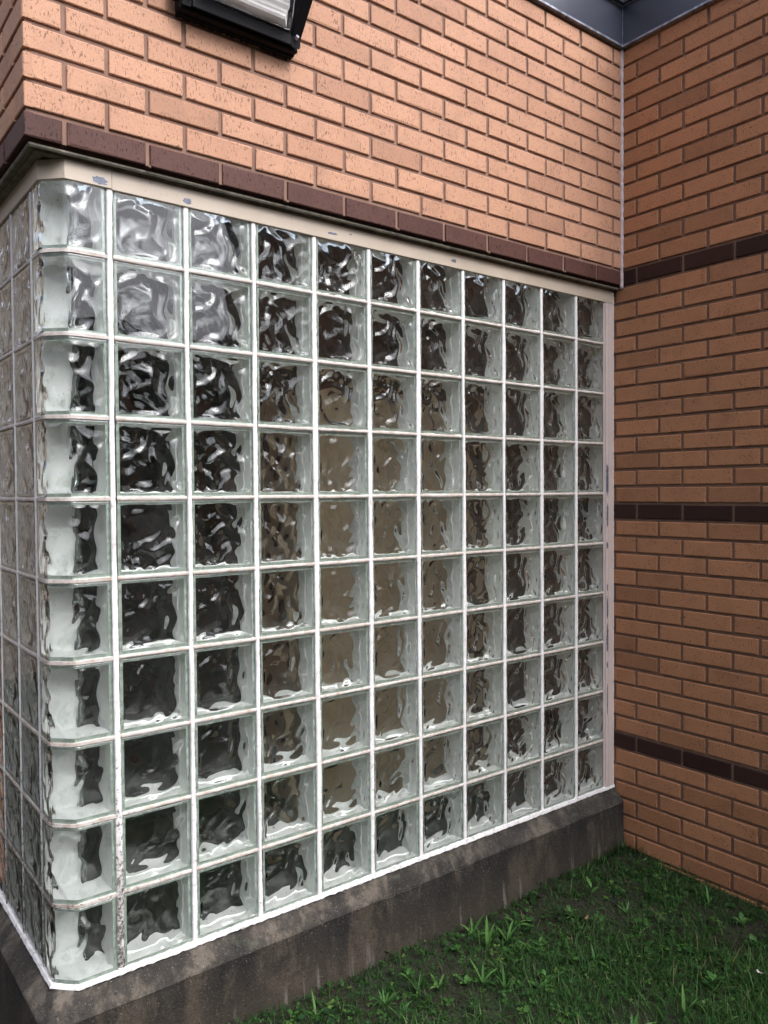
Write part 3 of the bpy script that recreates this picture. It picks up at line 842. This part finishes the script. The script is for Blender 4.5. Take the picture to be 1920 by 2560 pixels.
# lens: faceted bowl with bevelled lower corners
def lens_ring(d, w, z0): return [(-w + .0, d, z0), (w, d, z0)]
def lens(mb, s, xo=0):
    o = [(-.146 + s, -.0535, .038 + s), (.141 - s, -.0535, .038 + s), (.141 - s, -.0535 - .05, .34), (-.146 + s, -.0535 - .05, .34)]
    i_ = [(-.128 + s, -.105 + s, .062 + s), (.120 - s, -.105 + s, .062 + s), (.122 - s, -.165 + s, .34), (-.128 + s, -.165 + s, .34)]
    mb.add(o + i_, [(0, 1, 5, 4), (1, 2, 6, 5), (3, 0, 4, 7), (4, 5, 6, 7), (2, 3, 7, 6), (0, 3, 2, 1)])
m = MB(); lens(m, 0); le = m.build('lens', M_lens, lamp, recalc=True)
bv = le.modifiers.new('bevel', 'BEVEL'); bv.width = .006; bv.segments = 3
m = MB()                                                                  # ribbed reflector behind the lens
zz = np.linspace(.052, .33, 130); vs = []
for z in zz:
    fy = -.076 - min(z - .052, .05) * .55 - max(0, z - .102) * .20 + .0005 * math.sin(z * 620)
    vs += [(-.118, fy, z), (.108, fy, z)]
m.add(vs, [(2 * i, 2 * i + 1, 2 * i + 3, 2 * i + 2) for i in range(len(zz) - 1)])
m.add([(-.118, -.076, .052), (.108, -.076, .052), (.125, -.056, .046), (-.13, -.056, .046)], [(0, 1, 2, 3)])
m.add([(.108, -.076, .052), (.108, -.15, .33), (.130, -.060, .33), (.125, -.056, .046)], [(0, 1, 2, 3)])
m.build('reflector', M_refl, lamp)
for z in (.03, .20):
    m = MB(); m.tube((-.190, -.03, z - .012), (-.190, -.03, z + .045), .0095, 12); m.box(-.186, -.176, -.034, -.022, z - .008, z + .04)
    m.build('hinge', M_black, lamp)
m = MB()                                                                  # torn foam gasket between lamp and wall
vs = []; n = 60
for i in range(n):
    x = -.176 + .35 * i / (n - 1); d = .003 + .006 * rng.random() + (.007 * rng.random() if i > 42 else 0)
    vs += [(x, -.0015, .002), (x, -.0015, -d), (x, -.016, .002), (x, -.014, -d * .7)]
fs = []
for i in range(n - 1):
    a = 4 * i; fs += [(a, a + 1, a + 5, a + 4), (a + 1, a + 3, a + 7, a + 5), (a + 3, a + 2, a + 6, a + 7)]
m.add(vs, fs); m.build('gasket', M_black, lamp)

# ------------------------------------------------------------------ grass, clover, weeds
def leaf_mat(name, cols, rough=.5):
    t = NT(name)
    c = t.ramp(t.attr(), [(i / (len(cols) - 1), c_) for i, c_ in enumerate(cols)])
    c = t.mix(t.rng(t.noise(60, 2), .4, .7, 0, .3), c, cols[0])
    t.color(c).set(Roughness=rough); t.b.inputs['Specular IOR Level'].default_value = .18
    tr = t.n.new('ShaderNodeBsdfTranslucent'); t.l.new(c, tr.inputs['Color'])
    mx = t.n.new('ShaderNodeMixShader'); mx.inputs[0].default_value = .22
    t.l.new(t.b.outputs[0], mx.inputs[1]); t.l.new(tr.outputs[0], mx.inputs[2]); t.l.new(mx.outputs[0], t.out.inputs['Surface'])
    return t.m
M_grass = leaf_mat('grass_blades', [(.008, .024, .005), (.015, .048, .009), (.030, .088, .016), (.075, .15, .040), (.22, .165, .09)])
M_clover = leaf_mat('clover_leaves', [(.008, .028, .007), (.017, .056, .012), (.036, .10, .020), (.11, .18, .035)])
M_weed = leaf_mat('weed_leaves', [(.024, .075, .016), (.048, .13, .028), (.09, .19, .045)])

def fast_mesh(name, V, F4, tone, mat):
    me = bpy.data.meshes.new(name)
    V = np.asarray(V, np.float32); F4 = np.asarray(F4, np.int32)
    me.vertices.add(len(V)); me.vertices.foreach_set('co', V.ravel())
    me.loops.add(F4.size); me.loops.foreach_set('vertex_index', F4.ravel())
    me.polygons.add(len(F4)); me.polygons.foreach_set('loop_start', np.arange(0, F4.size, 4, dtype=np.int32))
    me.update(calc_edges=True); me.validate()
    at = me.attributes.new('tone', 'FLOAT', 'POINT'); at.data.foreach_set('value', np.asarray(tone, np.float32))
    me.materials.append(mat); me.polygons.foreach_set('use_smooth', [True] * len(me.polygons))
    return newobj(name, me)

def ribbons(base, az, length, width, lean, curl, tone, seg=4):
    """arrays describing n blades -> verts, quads"""
    n = len(az); V = np.zeros((n, seg + 1, 2, 3)); pos = base.copy(); ang = lean.copy()
    d = np.c_[np.cos(az), np.sin(az)]; side_ = np.c_[-np.sin(az), np.cos(az), np.zeros(n)]
    for s in range(seg + 1):
        f = s / seg
        w = width * (1 - f ** 2.2) * (.65 + .7 * min(1, f * 3) * .5) + .00015
        V[:, s, 0] = pos - side_ * w[:, None] / 2; V[:, s, 1] = pos + side_ * w[:, None] / 2
        st = length / seg
        pos = pos + np.c_[d[:, 0] * np.sin(ang) * st, d[:, 1] * np.sin(ang) * st, np.cos(ang) * st]
        ang = ang + curl / seg
    V = V.reshape(-1, 3); F = []
    k = (seg + 1) * 2; b = np.arange(n)[:, None] * k
    for s in range(seg): F.append(np.concatenate([b + 2 * s, b + 2 * s + 1, b + 2 * s + 3, b + 2 * s + 2], 1))
    return V, np.concatenate(F), np.repeat(tone, k)

def density(x, y):
    return .5 + .5 * np.sin(5.1 * x + 2.2 * np.sin(3 * y)) * np.cos(6.3 * y + 1.3 * np.sin(4 * x))
def field(n, x0=-.5, x1=2.06, y0=-1.75, y1=-.05, edge=True):
    x = rng.uniform(x0, x1, n); y = rng.uniform(y0, y1, n)
    keep = (x + .0 > .05 - (y + .05) * -.0) & (x > -.5) & (rng.random(n) < (.16 + .84 * density(x, y)) * (1 - .55 * np.exp(-((x - 1.60) ** 2 + (y + .33) ** 2) / .018)) * np.clip(.35 + (-y) * 1.6, 0, 1))
    return x[keep], y[keep]
x, y = field(125000)
n = len(x); near = np.clip((-y - .25) / .8, 0, 1)
L = rng.gamma(4, .0080, n) * (.75 + 1.25 * near); L = np.clip(L, .010, .13)
V, F, T = ribbons(np.c_[x, y, ground_h(x, y) - .003], rng.uniform(0, 2 * PI, n), L, rng.uniform(.0012, .0030, n), rng.uniform(.15, 1.1, n), rng.uniform(.1, 1.5, n), np.where(rng.random(n) < .018, 1.0, np.clip(rng.normal(.36, .18, n), 0, .75)))
# leafy tufts of long overlapping blades
tb, ta, tl, tw_, tt = [], [], [], [], []
for q in range(850):
    tx, ty = rng.uniform(-.2, 2.03), rng.uniform(-1.6, -.07)
    if rng.random() > .25 + .75 * np.clip((-ty - .15) / .6, 0, 1) or ((tx - 1.62) ** 2 + (ty + .36) ** 2) < .012: continue
    nb = rng.integers(6, 20); tn = rng.uniform(.15, .7); ll = rng.uniform(.035, .085)
    for _ in range(nb):
        tb.append((tx + rng.normal(0, .012), ty + rng.normal(0, .012))); ta.append(rng.uniform(0, 2 * PI)); tl.append(ll * rng.uniform(.5, 1.2)); tw_.append(rng.uniform(.0018, .0046)); tt.append(np.clip(tn + rng.normal(0, .12), 0, .8))
tb = np.array(tb); n3 = len(tb)
V3, F3, T3 = ribbons(np.c_[tb, ground_h(tb[:, 0], tb[:, 1]) - .003], np.array(ta), np.array(tl), np.array(tw_), rng.uniform(.1, 1.0, n3), rng.uniform(.5, 2.0, n3), np.array(tt), 5)
# tufts along the foot of the walls
m_ = 3200; xe = np.where(rng.random(m_) < .45, XL - np.abs(rng.normal(0, .02, m_)) - .004, rng.uniform(.2, 2.05, m_)); ye = np.where(xe > XL - .06, rng.uniform(-1.2, -.05, m_), -.055 - np.abs(rng.normal(0, .015, m_)))
dn = np.exp(-((xe - 2.0) ** 2 + (ye + .07) ** 2) / .012)
keep = rng.random(m_) < .35 + dn
xe, ye, dn = xe[keep], ye[keep], dn[keep]; n2_ = len(xe)
V2, F2, T2 = ribbons(np.c_[xe, ye, ground_h(xe, ye) - .003], rng.uniform(0, 2 * PI, n2_), rng.uniform(.015, .04, n2_) * (1 + 1.1 * dn), rng.uniform(.001, .002, n2_), rng.uniform(0, .6, n2_), rng.uniform(0, .9, n2_), np.clip(rng.normal(.25, .15, n2_), 0, 1))
g = fast_mesh('grass', np.r_[V, V2, V3], np.r_[F, F2 + len(V), F3 + len(V) + len(V2)], np.r_[T, T2, T3], M_grass); tag(g, kind='stuff')

# clover and small leaves: folded quads
def leaflets(n, size, zl, zh):
    x, y = field(int(n * 1.6)); x, y = x[:n], y[:n]; n = len(x)
    sz = size * rng.uniform(.6, 1.4, n); h = rng.uniform(zl, zh, n); V = []; F = []; T = []
    base = np.c_[x, y, ground_h(x, y) + h]
    a0 = rng.uniform(0, 2 * PI, n); tone = np.clip(rng.normal(.42, .22, n), 0, 1)
    for k in range(3):
        a = a0 + k * 2 * PI / 3 + rng.normal(0, .2, n); tl = rng.uniform(-.5, .45, n)
        d = np.c_[np.cos(a) * np.cos(tl), np.sin(a) * np.cos(tl), np.sin(tl)]; s_ = np.c_[-np.sin(a), np.cos(a), rng.normal(0, .25, n)]
        q = lambda u, w, up=0: base + d * (sz * u)[:, None] + s_ * (sz * w)[:, None] + np.c_[np.zeros(n), np.zeros(n), sz * up]
        pts = [q(.05, 0), q(.45, -.36, .10), q(.95, -.25, .05), q(.88, 0, -.03), q(.95, .25, .05), q(.45, .36, .10)]
        b = sum(len(v) for v in V); V.append(np.stack(pts, 1).reshape(-1, 3)); i = b + np.arange(n)[:, None] * 6
        F.append(np.concatenate([i, i + 1, i + 2, i + 3], 1)); F.append(np.concatenate([i, i + 3, i + 4, i + 5], 1)); T.append(np.repeat(tone, 6))
    return np.concatenate(V), np.concatenate(F), np.concatenate(T)
V, F, T = leaflets(8000, .0075, .004, .026)
V2, F2, T2 = leaflets(1500, .013, .012, .035)
V3, F3, T3 = leaflets(450, .021, .012, .03)
g = fast_mesh('clover', np.r_[V, V2, V3], np.r_[F, F2 + len(V), F3 + len(V) + len(V2)], np.r_[T, T2, T3], M_clover); tag(g, kind='stuff')

def crabgrass(x, y, n, Lm, label, wd=.0085, az0=None, spread=2 * PI, up=.9, seed=0, group=None):
    r = np.random.default_rng(seed + 500)
    az = (az0 or 0) + r.uniform(-.5, .5, n) * spread if az0 is not None else np.arange(n) * 2.4 + r.uniform(-.4, .4, n)
    L = Lm * r.uniform(.6, 1.1, n); k = 7; V, F, T = [], [], []
    for i in range(n):
        pos = np.array([0, 0, .000 + .006 * r.random()]); ang = up * r.uniform(.35, 1.25); cu = r.uniform(.2, 1.1)
        d = np.array([math.cos(az[i]), math.sin(az[i])]); s_ = np.array([-d[1], d[0], 0.]); tw = r.uniform(-.5, .5); b = len(V); tn = r.uniform(.2, 1)
        for s in range(k + 1):
            f = s / k; w = wd * r.uniform(.95, 1.05) * (math.sin(PI * min(1, f * .80 + .2)) ** .7 if f < 1 else .02)
            sd_ = s_ * math.cos(tw) + np.array([0, 0, math.sin(tw)])
            V += [pos - sd_ * w / 2 + (0, 0, w * .16), pos - (0, 0, w * .10), pos + sd_ * w / 2 + (0, 0, w * .16)]
            st = L[i] / k; pos = pos + np.array([d[0] * math.sin(ang) * st, d[1] * math.sin(ang) * st, math.cos(ang) * st]); ang += cu / k; T += [tn] * 3
        for s in range(k):
            a = b + 3 * s; F += [(a, a + 1, a + 4, a + 3), (a + 1, a + 2, a + 5, a + 4)]
    o = fast_mesh('crabgrass_plant', V, F, T, M_weed); o.location = (x, y, float(ground_h(np.array(x), np.array(y))) - .002)
    tag(o, label, 'weed', group or 'crabgrass plants in the lawn'); return o
CG = [
 (1.1225, -.2007, 4, .105, 'tall crabgrass blade pointing up the concrete base, left of the big weed clump', .011, .35),
 (1.2109, -.2068, 9, .085, 'largest bushy crabgrass clump beside the concrete base', .0095, .95),
 (1.3125, -.1514, 7, .075, 'crabgrass clump against the concrete base, right side of the big weed patch', .0085, .9),
 (1.1500, -.105, 6, .075, 'flat dark crabgrass touching the concrete base at the left of the weed patch', .0085, 1.3),
 (.6819, -.2235, 13, .062, 'dense pale crabgrass tuft near the bottom left of the lawn', .006, .55),
 (.8537, -.2659, 6, .075, 'star shaped crabgrass with a leaf arching left, lower middle of the lawn', .0085, .9),
 (.9714, -.3326, 5, .085, 'crabgrass with one long leaf leaning right, lower middle of the lawn', .009, .7),
 (1.0022, -.3923, 5, .065, 'upright three pointed crabgrass in the bottom middle of the lawn', .008, .6),
 (.7959, -.2375, 5, .080, 'thin upright crabgrass between the pale tuft and the star shaped one', .005, .4),
 (1.3305, -.4679, 6, .070, 'short broad crabgrass in the open lawn right of the centre', .009, .6),
 (1.9236, -.5075, 5, .085, 'crabgrass with one tall blade standing near the brick wall', .009, .6),
 (1.6348, -.3705, 4, .055, 'small slim crabgrass on the bare mossy patch', .006, .4),
 (1.2907, -.8011, 4, .110, 'long single wide blade of crabgrass at the bottom edge right of centre', .010, .5),
 (1.8182, -.4506, 3, .060, 'small pale upright crabgrass halfway to the brick wall', .006, .35),
 (.69, -.2866, 4, .06, 'low crabgrass sprig at the bottom edge below the pale tuft', .007, .7),
 (.50, -.14, 6, .075, 'crabgrass with arching leaves at the foot of the base, bottom left end of the lawn', .007, 1.1),
 (1.4828, -.2496, 5, .045, 'tiny crabgrass star near the base, right of the big weed patch', .007, .9),
 (1.12, -.75, 6, .09, 'dark crabgrass clump at the bottom edge in the middle', .008, 1.0),
]
for i, (x, y, n, L, lab, wd, up) in enumerate(CG): crabgrass(x, y, n, L, lab, wd, up=up, seed=i)

def broadleaf(x, y, n, L, wd, label, seed, stem=.0, up=.8):
    r = np.random.default_rng(seed + 900); V, F, T = [], [], []; k = 7
    for i in range(n):
        az = i * 2.4 + r.uniform(-.3, .3); h = stem * (i + 1) / n; ang = up * r.uniform(.6, 1.3); d = np.array([math.cos(az), math.sin(az)])
        pos = np.array([0, 0, h + .003]); s_ = np.array([-d[1], d[0], 0.]); b = len(V); l_ = L * r.uniform(.7, 1.15); tn = r.uniform(.1, .9)
        for s in range(k + 1):
            f = s / k; w = wd * (math.sin(PI * f ** .8) ** .8 * (1 + .12 * (-1) ** s) + .06)
            V += [pos - s_ * w / 2 + (0, 0, w * .18), pos, pos + s_ * w / 2 + (0, 0, w * .18)]
            st = l_ / k; pos = pos + np.array([d[0] * math.sin(ang) * st, d[1] * math.sin(ang) * st, math.cos(ang) * st]); ang += .7 / k; T += [tn] * 3
        for s in range(k):
            a = b + 3 * s; F += [(a, a + 1, a + 4, a + 3), (a + 1, a + 2, a + 5, a + 4)]
    if stem:
        b = len(V); V += [(-.0008, 0, 0), (.0008, 0, 0), (.0008, 0, stem), (-.0008, 0, stem)]; T += [.3] * 4; F += [(b, b + 1, b + 2, b + 3)]
    o = fast_mesh('broadleaf_weed', V, F, T, M_weed); o.location = (x, y, float(ground_h(np.array(x), np.array(y))) - .002)
    tag(o, label, 'weed', 'broadleaf weeds in the lawn')
for i, a in enumerate([
 (.8078, -.1758, 4, .030, .012, 'small pale broadleaf weed left of the star shaped crabgrass', .02),
 (.9323, -.3016, 5, .045, .015, 'lobed grey green broadleaf weed in the lower middle of the lawn', .0),
 (1.088, -.4517, 3, .055, .014, 'broadleaf weed with one bright upright paddle leaf, bottom right of centre', .0),
 (1.1284, -.4391, 4, .022, .012, 'small yellow green broadleaf sprig beside the upright paddle leaf', .02),
 (1.6421, -.2144, 4, .045, .012, 'pale drooping broadleaf weed near the base close to the inner corner', .03),
 (1.4862, -.2419, 4, .035, .013, 'broadleaf weed at the left edge of the mossy patch', .02),
 (1.517, -.7572, 4, .038, .017, 'yellow green broadleaf weed low at the right side of the picture', .02),
 (1.7923, -.7366, 5, .038, .017, 'cluster of rounded broadleaf weed leaves at the right, by the brick wall', .02),
 (1.8799, -.6538, 4, .034, .015, 'pair of round shiny broadleaf weed leaves at the far right near the wall', .02),
 (1.2239, -.3329, 9, .020, .010, 'bushy little broadleaf weed with many tiny yellowish leaves below the big crabgrass', .05),
]): broadleaf(a[0], a[1], a[2], a[3], a[4], a[5], i, a[6])

# pale petal and dry leaf lying on the grass
m = MB(); t_ = np.linspace(0, 2 * PI, 14, endpoint=False)
m.add([(0, 0, .003)] + [(.013 * math.cos(a), .008 * math.sin(a) * (1 + .2 * math.cos(2 * a)), .006 * math.cos(a) ** 2 + .001) for a in t_], [(0, i + 1, (i + 1) % 14 + 1) for i in range(14)])
t = NT('white_petal'); t.set(Base_Color=(.75, .68, .64, 1), Roughness=.6)
o = m.build('fallen_petal', t.m, None, True); o.location = (1.6171, -.8461, GZ + .035); o.rotation_euler = (.5, .2, 1.0)
sm = o.modifiers.new('s', 'SOLIDIFY'); sm.thickness = .0008
tag(o, 'small white fallen petal on the grass at the lower right edge', 'petal')
m = MB(); m.add([(0, 0, .002)] + [(.015 * math.cos(a), .006 * math.sin(a), .005 * math.cos(a) ** 2) for a in t_], [(0, i + 1, (i + 1) % 14 + 1) for i in range(14)])
t = NT('dry_leaf'); t.set(Base_Color=(.30, .17, .10, 1), Roughness=.7)
o = m.build('dry_leaf', t.m, None, True); o.location = (1.4927, -.3084, GZ + .016); o.rotation_euler = (.2, .1, .4)
sm = o.modifiers.new('s', 'SOLIDIFY'); sm.thickness = .0008
tag(o, 'small curled pinkish brown dry leaf on the moss near the big weed clump', 'leaf')

# ------------------------------------------------------------------ trees across the lawn (seen mirrored in the glass)
def wood():
    r = np.random.default_rng(5); V, F, T = [], [], []
    for i in range(26):
        a = math.radians(168 + 215 * i / 25 + r.uniform(-3, 3)); R_ = r.uniform(17, 26); hh = r.uniform(4.5, 8.5)
        cx, cy_ = R_ * math.cos(a), R_ * math.sin(a); n = 700
        u = r.normal(0, 1, (n, 3)); u /= np.linalg.norm(u, axis=1)[:, None]; rad = r.uniform(.55, 1, n) ** .5
        c = np.c_[cx + u[:, 0] * rad * 3.2, cy_ + u[:, 1] * rad * 3.2, hh * .55 + u[:, 2] * rad * hh * .5]
        for k in range(n):
            a1 = r.normal(0, .33, 3); a2 = r.normal(0, .33, 3); b = len(V)
            V += [c[k] - a1, c[k] - a2, c[k] + a1, c[k] + a2]; F.append((b, b + 1, b + 2, b + 3)); T += [r.random()] * 4
        b = len(V); w = .18
        V += [(cx - w, cy_, GZ - .1), (cx + w, cy_, GZ - .1), (cx + w * .6, cy_, hh * .6), (cx - w * .6, cy_, hh * .6)]; F.append((b, b + 1, b + 2, b + 3)); T += [0] * 4
    o = fast_mesh('distant_wood', V, F, T, leaf_mat('tree_leaves', [(.008, .014, .006), (.020, .034, .014)])); tag(o, kind='stuff')
wood()
